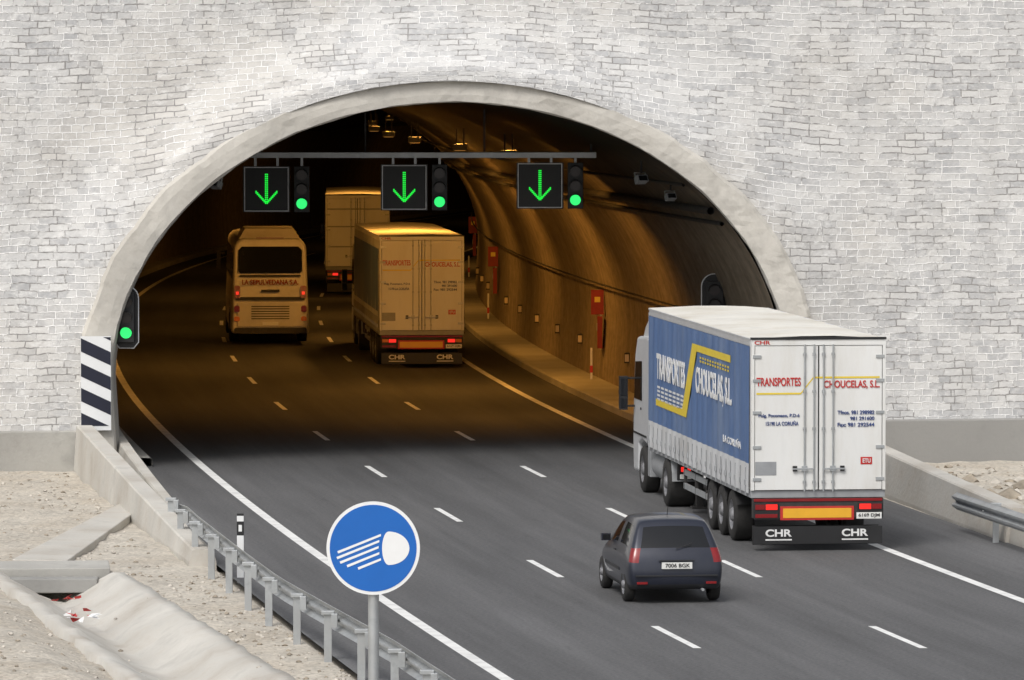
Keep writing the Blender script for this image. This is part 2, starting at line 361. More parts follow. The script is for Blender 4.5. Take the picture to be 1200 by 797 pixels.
for (x0,z0),(x1,z1) in A:
    ln=math.hypot(x1-x0,z1-z0); row=[];ur=[]
    ds=[0,.12,.24,.34,.42,.5,.6,.75,.95,1.2,1.5,1.9,2.4,3,4,5]+[None]
    for d in ds:
        if d is None: x,z,d=x1,z1,ln
        else:
            d=min(d,ln*(.9+d*.005)); x=x0+(x1-x0)*d/ln; z=z0+(z1-z0)*d/ln
        row.append(PW(CX+x,z,wall_d(x,z,d,z0)))
        nzv=max(0,(z1-z0)/ln) if ln else 0
        ur.append((CX+x+60,z-.75*math.exp(-d/1.3)*nzv*min(1,max(0,z0-4)/3)+3))
    P.append(row);UV.append(ur)
grid('stone_wall',P,UV,MAS,portal)
b=MB()
for x0,x1,mt,h in((-60,CX-8.3,CONC,.88),(CX+8.3,60,CONCD,.95)):
    pp=[PW(x0,-.2,-.22),PW(x1,-.2,-.22),PW(x1,h,-.22),PW(x0,h,-.22)]
    b.prism(pp,(0,.6,0),mt)
b.build('wall_plinth',portal,bevel=.03)
# hill
HX=[-200,-60,-40,-20,0,20,40,60,200]
def wy(x): return 129.3+.15*x+1.38
rows=[]
for dy,zz in((0,TOP),(3,15.6),(15,20),(50,28),(150,34),(320,34),(520,-1)):
    rows.append([(x,wy(max(-60,min(60,x)))+dy,(zz if abs(x)<=60 else -1)) for x in HX])
hm=mat('hillside_earth',(.22,.2,.14),.95,var=.35,scale=.1,bump=.6,bscale=1.5)
b=MB(); nj=len(HX); v=[p for r in rows for p in r]
b.faces(v,[(i*nj+j,i*nj+j+1,(i+1)*nj+j+1,(i+1)*nj+j) for i in range(len(rows)-1) for j in range(nj-1)],hm)
b.poly([(-200,wy(-60),-1),(-60,wy(-60),-1),(-60,wy(-60),TOP)],hm); b.poly([(60,wy(60),-1),(200,wy(60),-1),(60,wy(60),TOP)],hm)
b.build('hillside')
# ------------------------------------------------------------ tunnel lining
def lining():
    m=bpy.data.materials.new('tunnel_lining_concrete'); m.use_nodes=True; nt=m.node_tree;N=nt.nodes;L=nt.links;b=N['Principled BSDF']; b.inputs['Roughness'].default_value=.8; b.inputs['Specular IOR Level'].default_value=.2
    uv=N.new('ShaderNodeUVMap')
    def nz(sc_,st,det=4):
        mp=N.new('ShaderNodeMapping'); mp.inputs['Scale'].default_value=st; L.new(uv.outputs[0],mp.inputs[0]); n=N.new('ShaderNodeTexNoise'); n.noise_dimensions='2D'; n.inputs['Scale'].default_value=sc_; n.inputs['Detail'].default_value=det; n.inputs['Roughness'].default_value=.65; L.new(mp.outputs[0],n.inputs['Vector']); return n.outputs[0]
    def mr(x,a,c,lo,hi):
        q=N.new('ShaderNodeMapRange'); q.inputs[1].default_value=a;q.inputs[2].default_value=c;q.inputs[3].default_value=lo;q.inputs[4].default_value=hi; L.new(x,q.inputs[0]); return q.outputs[0]
    def mul(a,c):
        q=N.new('ShaderNodeMath'); q.operation='MULTIPLY'; L.new(a,q.inputs[0]); L.new(c,q.inputs[1]); return q.outputs[0]
    f=mul(mr(nz(1,(1.6,.05,1)),.3,.7,.82,1.15),mr(nz(3,(.6,1,1)),.3,.7,.82,1.18))
    sx=N.new('ShaderNodeSeparateXYZ'); L.new(uv.outputs[0],sx.inputs[0])
    fr=N.new('ShaderNodeMath'); fr.operation='FRACT'; k=N.new('ShaderNodeMath'); k.operation='DIVIDE'; L.new(sx.outputs[0],k.inputs[0]); k.inputs[1].default_value=2.5; L.new(k.outputs[0],fr.inputs[0])
    f=mul(f,mr(fr.outputs[0],0,.03,.72,1))
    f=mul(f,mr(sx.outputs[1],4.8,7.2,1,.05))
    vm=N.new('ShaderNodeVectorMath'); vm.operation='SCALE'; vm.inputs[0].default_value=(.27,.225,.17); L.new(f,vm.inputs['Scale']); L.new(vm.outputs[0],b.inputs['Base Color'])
    return m
LIN=lining()
def hw(z): return 7.72*math.sqrt(max(0,1-((z-2)/6.3)**2)) if z>2 else 7.72-.06*(2-z)
UC=5.8
lp=prof(7.72,6.3,56)
P=[];UV=[]
for yc in [130.2]+frange(133,440,3.):
    P.append([(XL(yc)+UC+x,yc+.14*x,z) for x,z in lp]); UV.append([(yc,z) for x,z in lp])
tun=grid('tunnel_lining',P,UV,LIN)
def wallx(Y,z,side,inset=0):
    dx=side*(hw(z)-inset); yc=Y-.14*dx; return XL(yc)+UC+dx
for side,nm in((1,'tunnel_walkway'),(-1,'tunnel_walkway')):
    P=[]
    for y in frange(130.6 if side>0 else 128.6,438,3):
        xw=wallx(y,.2,side)+side*.05; xe=XL(y)+(12.25 if side>0 else -1.15)
        P.append([(xe,y,-.05),(xe,y,.17),(xe+side*.04,y,.20),(xw,y,.21)])
    grid(nm,P,None,CONC,smooth=False)
def pipe(name,z,side,inset,r,mt,y0=131,y1=420,seg=8):
    b=MB(); pts=[Vector((wallx(y,z,side,inset),y,z)) for y in frange(y0,y1,3)]
    v=[];
    for p in pts:
        for k in range(seg): t=2*math.pi*k/seg; v.append((p.x+r*math.cos(t),p.y,p.z+r*math.sin(t)))
    b.faces(v,[(i*seg+k,i*seg+(k+1)%seg,(i+1)*seg+(k+1)%seg,(i+1)*seg+k) for i in range(len(pts)-1) for k in range(seg)],mt,True)
    return b.build(name)
tr=empty('cable_tray')
for z,s_,r in((5.75,1,.09),(5.45,1,.05),(2.95,1,.025),(5.75,-1,.09),(6.35,1,.04)):
    o=pipe('tray_run',z,s_,.18,r,CHAS); o.parent=tr
LAMPM=mat('sodium_lamp_lens',(.4,.22,.06),.4,emit=(1,.5,.12),es=.2)
def lamp(Y,u,z,P_,tx=0,ty=0):
    e=empty('tunnel_lamp',(XL(Y)+u,Y,z)); q=MB(); q.box(-.2,.2,-.55,.55,0,.16,CHAS); q.box(-.15,.15,-.5,.5,-.02,-.002,LAMPM); q.cyl((-.1,0,.16),(-.1,0,.6),.02,.02,8,CHAS); q.cyl((.1,0,.16),(.1,0,.6),.02,.02,8,CHAS)
    q.build('housing',e,bevel=.02)
    l=bpy.data.lights.new('sodium_light','AREA'); l.shape='RECTANGLE'; l.size=.3; l.size_y=1.0; l.energy=P_; l.color=(1,.44,.075)
    lo=bpy.data.objects.new('sodium_light',l); COL.objects.link(lo); lo.parent=e; lo.location=(0,0,-.04); lo.rotation_euler=(tx,ty,0)
for Y,pw in((147,620),(159,850),(175,700),(190,560),(207,430),(228,330),(252,180),(285,110),(330,60)):
    lamp(Y,9.3,6.75,pw,R(30),R(12))
for Y,pw in((152,190),(170,320),(196,190),(222,130)): lamp(Y,3.2,6.95,pw,R(30),R(-4))
def sos(Y):
    x=wallx(Y,2.0,1,.12); e=empty('emergency_phone_cabinet',(x,Y,0)); q=MB()
    q.box(-.12,.02,-.3,.3,1.1,2.0,DRED); q.box(-.14,-.121,-.15,.15,1.6,1.8,GREY); q.box(-.30,.06,-.02,.02,2.05,2.75,DRED); q.box(-.20,-.04,-.026,-.021,2.4,2.55,YEL); q.box(-.05,0,-.06,.06,2.0,2.05,GREY)
    q.box(-.32,-.26,-.03,.03,.2,1.1,SIGNW); q.box(-.33,-.25,-.04,.04,.4,.6,RED)
    q.build('cabinet',e,bevel=.01)
for Y in(161,200,240): sos(Y)
EV=mat('evacuation_marker_face',(.6,.5,.35),.4)
for Y in(150,155.5,166.5,173,180,187,194,207,214,222):
    x=wallx(Y,1.1,1,.03); e=empty('evacuation_marker',(x,Y,1.1)); q=MB(); q.box(-.06,.05,-.14,.14,-.14,.14,CHAS); q.box(-.07,-.061,-.11,.11,-.11,.11,EV); q.box(-.1,.04,-.16,-.141,-.14,.14,CHAS); q.box(-.085,.025,-.165,-.161,-.10,.10,EV); q.build('panel',e,bevel=.008)
# ------------------------------------------------------------ gantry + signals
def head(e,x,z,lit=2,bp=False,y=0,w=.36,h=1.12):
    q=MB()
    if bp:
        k_=w*.72
        pts=[(x-k_,y+.1,z-h*.5),(x-k_*.6,y+.1,z-h*.62),(x+k_*.6,y+.1,z-h*.62),(x+k_,y+.1,z-h*.5)]+[(x+k_*math.cos(t),y+.1,z+h*.38+k_*math.sin(t)) for t in [math.pi*i/12 for i in range(13)]]
        q.prism(pts,(0,.02,0),BLACK); 
        pts2=[(x+(px-x)*1.08,y+.125,z+(pz-z)*1.03) for px,_,pz in pts]; q.prism(pts2,(0,.01,0),SIGNW)
    q.box(x-w/2,x+w/2,y-.1,y+.1,z-h/2,z+h/2,BLACK)
    for k in range(3):
        zz=z+h*.31-k*h*.31
        q.cyl((x,y-.12,zz),(x,y-.1,zz),.13,.13,20,GREENL if k==lit else LENS)
        for i in range(9):
            t0=math.pi*i/9; t1=math.pi*(i+1)/9
            r=.15; q.poly([(x+r*math.cos(t0),y-.1,zz+r*math.sin(t0)),(x+r*math.cos(t1),y-.1,zz+r*math.sin(t1)),(x+r*math.cos(t1),y-.3,zz+r*math.sin(t1)-.02),(x+r*math.cos(t0),y-.3,zz+r*math.sin(t0)-.02)],CHAS)
    return q.build('signal_head',e,bevel=.012)
GY=138.
gan=empty('lane_signal_gantry',(0,GY,0))
q=MB()
bx0,bx1=-6.75,2.05
q.box(bx0,bx1,-.07,.07,6.86,7.0,STEEL); q.box(bx0,bx1,.35,.45,6.9,7.0,STEEL)
x=bx0+.2
while x<bx1: q.box(x,x+.06,.07,.35,6.92,6.98,STEEL); x+=1.1
for x in(-3.6,-.7): q.box(x,x+.05,.36,.42,7.0,8.05,CHAS)
for x in(-6.4,1.9): q.box(x,x+.06,.36,.42,7.0,7.4,CHAS)
q.build('beam',gan,bevel=.01)
for sx in(-5.97,-2.62,.68):
    q=MB(); cz=6.14+.04*(sx+3)/3; q.box(sx-.57,sx+.57,-.02,.22,cz-.56,cz+.56,BLACK)
    w,t=.54,.02
    for (a0,a1,c0,c1) in((-w,w,w-t,w),(-w,w,-w,-w+t),(-w,-w+t,-w+t,w-t),(w-t,w,-w+t,w-t)): q.box(sx+a0,sx+a1,-.032,-.021,cz+c0,cz+c1,SIGNW)
    def dot(x,z): q.box(x-.016,x+.016,-.034,-.021,z-.016,z+.016,GREEN)
    for k in range(15):
        for o in(-.02,.02): dot(sx+o,cz+.36-k*.047)
    for k in range(8):
        for s_ in(-1,1): dot(sx+s_*(.02+k*.033),cz-.34+k*.036); dot(sx+s_*(.02+k*.033),cz-.305+k*.036)
    q.box(sx-.3,sx-.24,.0,.1,cz+.56,6.88,STEEL); q.box(sx+.24,sx+.3,.0,.1,cz+.56,6.88,STEEL)
    q.build('lane_control_sign',gan)
    head(gan,sx+.86,cz+.0,2,y=0,w=.38,h=1.12)
    q=MB(); q.box(sx+.83,sx+.89,0,.06,cz+.5,6.9,STEEL); q.build('hanger',gan)
e=empty('traffic_light',(-8.72,128.15,0)); head(e,0,3.42,2,bp=True); q=MB(); q.cyl((-.0,.12,3.2),(-.0,.7,3.2),.03,.03,8,STEEL); q.cyl((0,.12,3.7),(0,.7,3.7),.03,.03,8,STEEL); q.build('bracket',e)
e=empty('traffic_light',(4.93,138,0)); head(e,0,3.3,9,bp=True,w=.42); q=MB(); q.cyl((0,.12,3.2),(.6,.2,3.2),.03,.03,8,STEEL); q.cyl((0,.12,3.6),(.6,.2,3.6),.03,.03,8,STEEL); q.build('bracket',e)
def flood(x,y,z,rz,k=1,name='floodlight'):
    e=empty(name,(x,y,z),rz); q=MB(); M=Matrix.Rotation(R(-25),4,'X')@Matrix.Scale(k,4)
    q.box(-.17,.17,-.12,.12,-.11,.10,GREY,M); q.box(-.14,.14,-.13,-.121,-.09,.07,GLASS,M); q.box(-.19,-.172,-.03,.03,-.03,.2,STEEL,M); q.box(.172,.19,-.03,.03,-.03,.2,STEEL,M); q.box(-.19,.19,-.03,.03,.2,.22,STEEL,M); q.box(-.02,.02,-.02,.02,.15,.5,CHAS)
    q.build('housing',e,bevel=.01)
flood(3.05,134,6.42,.5,.8); flood(3.75,134.3,6.0,.4,.7); flood(-7.0,134,6.3,-.6,.8)
# ------------------------------------------------------------ hazard board
e=empty('hazard_marker_board',(-9.36,127.45,0),math.atan(.15)); q=MB()
q.box(-.34,.34,0,.04,.9,3.02,SIGNW)
def clip(poly,z0,z1):
    for sgn,lim in((1,z0),(-1,z1)):
        out=[]
        for i in range(len(poly)):
            a=poly[i];c=poly[(i+1)%len(poly)]; ia=sgn*(a[1]-lim)>=0; ic=sgn*(c[1]-lim)>=0
            if ia: out.append(a)
            if ia!=ic: t=(lim-a[1])/(c[1]-a[1]); out.append((a[0]+(c[0]-a[0])*t,lim))
        poly=out
        if not poly: return poly
    return poly
for k in range(-1,6):
    zt=.80+k*.56
    pl=clip([(-.335,zt+.2),(.335,zt-.12),(.335,zt+.18),(-.335,zt+.50)],1.0,3.0)
    if len(pl)>2: q.prism([(x,-.006,z) for x,z in pl],(0,.005,0),NAVYB)
q.build('board',e); q=MB(); q.box(-.2,-.14,.041,.5,1.2,1.26,STEEL); q.box(.14,.2,.041,.5,2.5,2.56,STEEL); q.build('mount',e)
# ------------------------------------------------------------ barriers
def barrier(name,st,mt,th=.38,top=.24,parent=None):
    P=[]
    for u,y,h in st:
        x=XL(y)+u; t=th/2; tt=top/2
        P.append([(x-t,y,-.3),(x-t,y,.05),(x-tt-.02,y,h-.03),(x-tt+.01,y,h),(x+tt-.01,y,h),(x+tt+.02,y,h-.03),(x+t,y,.05),(x+t,y,-.3)])
    b=MB(); v=[p for r in P for p in r]; nj=8
    b.faces(v,[(i*nj+j,i*nj+j+1,(i+1)*nj+j+1,(i+1)*nj+j) for i in range(len(P)-1) for j in range(nj-1)],mt)
    b.faces(P[0],[tuple(range(8))],mt); b.faces(P[-1],[tuple(range(7,-1,-1))],mt)
    return b.build(name,parent)
def lerp(a,c,t): return a+(c-a)*t
barrier('concrete_barrier',[(lerp(-2.75,-2.35,t/12),lerp(127.4,103.2,t/12),lerp(1.02,.28,(t/12)**1.15)) for t in range(13)],CONCL,.5,.34)
barrier('concrete_barrier',[(lerp(-1.75,-1.95,t/8),lerp(136,111,t/8),lerp(.75,.25,(t/8))) for t in range(9)],CONCL,.42,.2)
barrier('concrete_barrier',[(lerp(14.15,13.75,t/14),lerp(129.2,108,t/14),lerp(1.05,.66,t/14)) for t in range(15)],CONCL,.6,.34)
barrier('concrete_barrier',[(13.75,lerp(107.9,40,t/24),.34) for t in range(25)],CONCL,.5,.4)
WP=[(-.02,.43),(.0,.45),(.075,.50),(.075,.54),(0,.585),(0,.615),(.075,.66),(.075,.70),(0,.75),(-.02,.77)]
def guardrail(uoff,y0,y1,side,base,sp,postz=-.4):
    e=empty('guardrail'); P=[]
    for y in frange(y0,y1,1.4):
        k=min(1,(y1-y)/6) ; dz=base-.35*(1-k)*(1 if side<0 else 0)
        P.append([(XL(y)+uoff(y)-side*dx,y,z+dz) for dx,z in WP])
    o=grid('rail',P,None,STEEL,e,smooth=False); s=o.modifiers.new('sol','SOLIDIFY'); s.thickness=.008
    y=y0; q=MB()
    while y<y1-1:
        if side<0 and y>y1-3: break
        x=XL(y)+uoff(y); o_=side
        q.box(x+o_*.17-.06,x+o_*.17+.06,y-.03,y+.03,postz,.70+base,STEEL)
        q.box(min(x+o_*.02,x+o_*.12),max(x+o_*.02,x+o_*.12),y-.1,y+.1,.5+base,.72+base,STEEL)
        q.box(x+o_*.17-.1,x+o_*.17+.1,y-.07,y+.07,.701+base,.76+base,STEEL)
        q.cyl((x-o_*.09,y,.6+base),(x-o_*.07,y,.6+base),.02,.02,8,GREY)
        y+=sp
    q.build('posts',e,bevel=.006)
guardrail(lambda y:-2.28+ (max(0,y-106)*.03)+max(0,min(.35,(92-y)*.035)),52.3,113,-1,0,2.85)
guardrail(lambda y:13.1,52,110.6,1,.0,4)
e=empty('delineator_post',(XL(100.6)-1.95,100.6,0)); q=MB(); q.box(-.06,.06,-.04,.04,-.1,.75,SIGNW); q.box(-.062,.062,-.042,.042,.75,1.0,BLACK); q.box(-.03,.03,-.05,-.043,.82,.94,SIGNW); q.box(-.06,.06,-.04,.04,1.0,1.10,SIGNW); q.box(-.061,.061,-.041,.041,1.10,1.14,BLACK); q.build('post',e,bevel=.01)
# ------------------------------------------------------------ traffic sign
e=empty('traffic_sign',(-1.78,72.6,2.9),R(-1)); 
q=MB(); q.cyl((0,0,0),(0,-.03,0),.6,.6,72,SIGNW); q.cyl((0,-.031,0),(0,-.034,0),.558,.558,72,SIGNBL); q.cyl((0,.0,0),(0,.03,0),.59,.59,72,STEEL)
def el(cx,cz,rx,rz,a0,a1,n=20): return [(cx+rx*math.cos(a0+(a1-a0)*i/n),-.035,cz+rz*math.sin(a0+(a1-a0)*i/n)) for i in range(n+1)]
q.prism(el(.20,.0,.265,.215,-math.pi/2,math.pi/2)+el(.20,.0,.085,.215,math.pi/2,3*math.pi/2)[1:-1],(0,-.003,0),SIGNW)
for k,(ln) in enumerate((.56,.55,.50,.42,.30)):
    zr=.185-.078*k; xr=.10-.03*math.sin(k/4*math.pi)
    xl=xr-ln; zl=zr-.40*ln; t=.030
    q.prism([(xr,-.035,zr),(xr,-.035,zr-t),(xl+.012,-.035,zl-t),(xl,-.035,zl)],(0,-.003,0),SIGNW)
q.build('disc',e)
q=MB(); q.cyl((0,.07,-3.2),(0,.07,.45),.07,.07,16,STEEL); q.box(-.25,.25,.03,.06,-.3,-.22,STEEL); q.box(-.25,.25,.03,.06,.22,.3,STEEL); q.build('pole',e)
# ------------------------------------------------------------ trucks
def truck(X,Y,sl,style=0):
    e=empty('semi_trailer_truck',(X,Y,0),math.atan(-sl))
    W=1.275; LN=13.6
    q=MB()
    q.box(-1.24,1.24,.03,LN-.02,1.145,3.95,WHITE)
    q.box(-W,W,.0,LN,1.0,1.14,GREY)
    for s_ in(-1,1):
        x0,x1=sorted((s_*1.215,s_*W)); q.box(x0,x1,-.05,.14,1.141,3.86,WHITE); q.box(x0,x1,LN-.1,LN,1.141,3.9,SILV)
        q.box(x0,x1,.14,LN-.1,3.84,3.95,SILV if style==0 else WHITE)
    q.box(-W,W,-.05,.1,3.861,3.97,WHITE)
    q.box(-W-.01,W+.01,-.07,.05,3.971,4.01,BLACK)
    q.box(-W-.005,-W+.03,.05,LN,3.951,3.985,SILV); q.box(W-.03,W+.005,.05,LN,3.951,3.985,SILV)
    for s_ in(-1,1):
        x0,x1=sorted((s_*.012,s_*1.205)); q.box(x0,x1,-.04,.03,1.15,3.85,WHITE)
        for zz in(1.35,1.95,2.6,3.2,3.65):
            a,c=sorted((s_*1.09,s_*1.25)); q.box(a,c,-.062,-.041,zz-.03,zz+.03,STEEL)
        for xx in(.09,.27):
            q.cyl((s_*xx,-.075,1.12),(s_*xx,-.075,3.88),.017,.017,8,STEEL)
            for zz in(1.3,2.3,3.0,3.7): q.box(s_*xx-.03,s_*xx+.03,-.085,-.041,zz-.025,zz+.025,STEEL)
        a,c=sorted((s_*.09,s_*.5)); q.box(a,c,-.1,-.08,1.53,1.56,STEEL)
        q.box(s_*.45-.04,s_*.45+.04,-.09,-.041,1.5,1.6,BLACK)
        q.box(s_*.27-.05,s_*.27+.05,-.095,-.041,1.5,1.6,STEEL)
        q.box(*sorted((s_*1.207,s_*1.213)),-.045,.0,1.15,3.85,BLACK)
    q.box(-.008,.008,-.05,-.03,1.15,3.85,BLACK)
    q.build('box_body',e,bevel=.008,seg=1)
    P=[]
    for i in range(69):
        y=.02+i*.2; sag=.03*abs(math.sin(y/13.6*math.pi*10)); P.append([(x,y,3.985+.05*(1-(x/1.27)**2)-sag*(1-(abs(x)/1.27)**4)+.012*noise.noise(Vector((x*2,y*1.3,3)))) for x in(-1.27,-1.2,-.8,-.3,.3,.8,1.2,1.27)])
    grid('roof_tarp',P,None,ROOFT,e)
    for s_ in(-1,1):
        P=[];Q=[]
        for i in range(137):
            y=.12+i*(LN-.2)/136; f=.022*abs(math.sin(y/.68*math.pi))+.01*noise.noise(Vector((y*1.5,s_,0)))
            xs=[s_*(W+.004+f*k) for k in(.4,1,1,.2)]
            P.append([(xs[0],y,3.84),(xs[1],y,3.2),(xs[2],y,2.2),(s_*(W+.008+f),y,1.64)])
            Q.append([(s_*(W+.008+f),y,1.64),(s_*(W+.01+f*1.2),y,1.3),(s_*(W+.012+f),y,1.08)])
        grid('side_curtain',P,None,BLUE if style==0 else WHITE2,e); grid('curtain_skirt',Q,None,WHITE2,e)
        q=MB()
        for i in range(22):
            y=.4+i*.61; a,c=sorted((s_*(W+.035),s_*(W+.045))); q.box(a,c,y-.02,y+.02,1.02,1.55,CHAS if style else GREY); a,c=sorted((s_*(W+.035),s_*(W+.06))); q.box(a,c,y-.035,y+.035,1.22,1.32,STEEL)
        q.build('straps',e)
    q=MB()
    for s_ in(-1,1):
        x0,x1=sorted((s_*.4,s_*.52)); q.box(x0,x1,.1,13.2,.72,1.0,CHAS)
        a,c=sorted((s_*1.17,s_*1.21)); q.box(a,c,5.9,9.0,.52,.64,STEEL); q.box(a,c,5.9,9.0,.8,.92,STEEL)
        for yy in(6.0,7.4,8.9): q.box(a-.02 if s_>0 else a,c if s_>0 else c+.02,yy-.04,yy+.04,.5,1.0,CHAS)
        a,c=sorted((s_*.75,s_*.9)); q.box(a,c,9.3,9.42,.12,1.0,CHAS); q.box(a-.1,c+.1,9.2,9.5,.08,.12,CHAS)
        for ya in(2.5,3.8,5.1):
            q.wheel(s_*1.06,ya,.5,.38,s_)
            a,c=sorted((s_*.86,s_*1.25))
            arc=[(ya+.6*math.cos(t),.52+.56*math.sin(t)) for t in [math.pi*(.12+.76*i/8) for i in range(9)]]
            for (y0,z0),(y1,z1) in zip(arc,arc[1:]): q.poly([(a,y0,z0),(c,y0,z0),(c,y1,z1),(a,y1,z1)],BLACK)
            q.box(-.9,.9,ya-.07,ya+.07,.43,.57,CHAS)
    q.box(-.5,.5,6.3,7.6,.5,.8,CHAS)
    q.box(-1.24,1.24,-.02,.12,.62,.99,CHAS)
    q.box(-1.2,1.2,.25,.3,.1,.46,BLACK); q.box(-1.22,1.22,-.03,.02,.13,.46,BLACK)
    q.box(-1.22,1.22,-.035,-.021,.93,.985,REDL)
    q.box(-.72,.68,-.04,-.021,.58,.84,RED); q.box(-.67,.63,-.047,-.041,.62,.80,YELR)
    for s_ in(-1,1):
        a,c=sorted((s_*.76,s_*1.22)); q.box(a,c,-.06,-.021,.6,.9,BLACK)
        a,c=sorted((s_*.78,s_*1.0)); q.box(a,c,-.075,-.061,.78,.88,REDON); a,c=sorted((s_*1.02,s_*1.2)); q.box(a,c,-.075,-.061,.78,.88,AMB if style else REDL)
        a,c=sorted((s_*.78,s_*1.2)); q.box(a,c,-.075,-.061,.63,.70,REDL)
    q.box(.72,1.2,-.085,-.076,.60,.72,PLATE)
    q.build('trailer_chassis',e,bevel=.006,seg=1)
    q=MB()
    q.box(-.42,.42,9.9,16.,.7,.95,CHAS)
    q.box(-1.22,-.7,9.75,9.85,.62,.98,BLACK); q.box(.7,1.22,9.75,9.85,.62,.98,BLACK)
    for s_ in(-1,1):
        a,c=sorted((s_*.95,s_*1.15)); q.box(a,c,9.73,9.749,.8,.9,REDON); q.box(a-.02,c+.02,9.73,9.749,.65,.75,PLATE)
        q.wheel(s_*1.0,11.0,.5,.58,s_); q.wheel(s_*1.05,14.9,.5,.34,s_)
        a,c=sorted((s_*.7,s_*1.24)); arc=[(11.0+.62*math.cos(t),.52+.6*math.sin(t)) for t in [math.pi*(.02+.96*i/10) for i in range(11)]]
        for (y0,z0),(y1,z1) in zip(arc,arc[1:]): q.poly([(a,y0,z0),(c,y0,z0),(c,y1,z1),(a,y1,z1)],GREY)
        a,c=sorted((s_*.62,s_*1.2)); q.cyl((s_*.9,12.0,.68),(s_*.9,13.6,.68),.31,.31,20,GREY)
        q.box(a,c,13.8,14.2,.4,1.1,GREY)
    q.build('tractor_chassis',e,bevel=.01,seg=1)
    q=MB()
    out=[(14.05,1.15),(14.3,1.05),(15.0,1.12),(15.5,1.0),(15.55,.4),(16.25,.38),(16.34,1.0),(16.30,1.75),(16.05,2.9),(15.7,3.3),(14.05,3.38)]
    q.prism([(-1.22,y,z) for y,z in out],(2.44,0,0),SILV)
    q.build('cab',e,bevel=.07,seg=3)
    q=MB()
    q.prism([(-1.1,y,z) for y,z in((14.1,3.3),(15.6,3.28),(15.3,3.5),(14.3,3.86),(14.1,3.86))],(2.2,0,0),SILV)
    for s_ in(-1,1):
        a,c=sorted((s_*1.20,s_*1.24)); q.box(a,c,13.75,14.1,1.2,3.3,SILV)
        q.prism([(s_*1.225,y,z) for y,z in((14.95,1.95),(16.1,1.95),(15.9,2.75),(14.95,2.8))],(s_*.008,0,0),GLASS)
        a,c=sorted((s_*1.38,s_*1.56)); q.box(a,c,16.0,16.14,1.70,2.42,BLACK); q.box(a+.02,c-.02,15.99,15.999,2.0,2.38,GLASS); q.box(a+.02,c-.02,15.99,15.999,1.74,1.95,GLASS); a,c=sorted((s_*1.2,s_*1.4)); q.box(a,c,16.04,16.1,2.36,2.40,BLACK); q.box(a,c,16.04,16.1,1.76,1.80,BLACK)
        a,c=sorted((s_*1.2,s_*1.235)); q.box(a,c,15.05,15.15,1.75,1.8,BLACK)
        q.box(a,c,14.2,16.2,1.2,1.24,BLACK)
    q.prism([(-1.05,16.34,1.8),(1.05,16.34,1.8),(1.05,16.10,2.85),(-1.05,16.10,2.85)],(0,.01,.003),GLASS)
    q.build('cab_fittings',e,bevel=.015,seg=2)
    if style in(0,1):
        text('lettering',e,'TRANSPORTES',(-1.18,-.05,3.10),.84,.16,RED,th=.02)
        text('lettering',e,'CHOUCELAS, S.L.',(.10,-.05,3.04),1.06,.16,RED,th=.02)
        q=MB(); t=.035
        pl=[(-1.18,2.94),(-.34,2.94),(-.1,3.24),(1.16,3.24)]
        for (a,z0),(c,z1) in zip(pl,pl[1:]): q.poly([(a,-.048,z0),(c,-.048,z1),(c,-.048,z1+t),(a,-.048,z0+t)],YEL)
        q.poly([(-1.2,-.046,1.43),(-.8,-.046,1.43),(-.8,-.046,1.68),(-1.2,-.046,1.68)],GREY); q.poly([(.8,-.046,1.62),(1.02,-.046,1.62),(1.02,-.046,1.76),(.8,-.046,1.76)],RED)
        q.build('door_graphics',e)
        text('lettering',e,'Polg. Pocomaco, P.D-6',(-1.14,-.05,2.5),.78,.08,NAVY,th=.02); text('lettering',e,'15190 LA CORUÑA',(-1.0,-.05,2.36),.62,.09,NAVY,th=.02)
        text('lettering',e,'Tfnos. 981 298982',(.36,-.05,2.56),.7,.075,NAVY,th=.02); text('lettering',e,'981 291600',(.60,-.05,2.45),.46,.07,NAVY,th=.02); text('lettering',e,'Fax: 981 292544',(.36,-.05,2.33),.7,.075,NAVY,th=.02)
        text('lettering',e,'CHR',(-1.22,-.055,3.88),.3,.07,RED,th=.02); text('lettering',e,'ETU',(.84,-.05,1.65),.15,.08,TXW,th=.02)
        text('lettering',e,'CHR',(-1.0,-.035,.27),.5,.14,TXW,th=.03); text('lettering',e,'CHR',(.45,-.035,.27),.5,.14,TXW,th=.03)
        q=MB(); q.box(-1.0,-.5,-.037,-.031,.2,.225,TXW); q.box(.45,.95,-.037,-.031,.2,.225,TXW); q.build('flap_print',e)
    else:
        q=MB()
        for zz in(1.9,2.7,3.4): q.box(-1.2,1.2,-.055,-.045,zz,zz+.05,GREY)
        q.build('door_ribs',e)
    text('lettering',e,'6169 DJM',(.76,-.09,.62),.4,.08,BLACK,th=.01)
    if style==0:
        xs=-W-.03
        text('lettering',e,'TRANSPORTES',(xs,12.2,2.58),4.0,.54,TXW,True,th=.03)
        text('lettering',e,'CHOUCELAS, S.L.',(xs,6.75,2.52),4.6,.60,TXW,True,th=.03)
        text('lettering',e,'LA CORUÑA',(xs,3.2,1.85),2.2,.17,TXW,True,th=.02)
        q=MB()
        for a,z0,c,z1 in((12.3,2.02,8.1,2.02),(6.9,3.42,2.3,3.42)): q.poly([(xs,a,z0),(xs,c,z1),(xs,c,z1+.14),(xs,a,z0+.14)],YEL)
        q.poly([(xs-.002,8.7,2.02),(xs-.002,8.0,2.02),(xs-.002,6.5,3.56),(xs-.002,7.2,3.56)],YEL)
        for k in range(4):
            z0=2.44-.085*k
            for j in range(7):
                y0=12.1-j*.55; q.poly([(xs,y0,z0),(xs,y0-.42,z0),(xs,y0-.42,z0-.045),(xs,y0,z0-.045)],TXW)
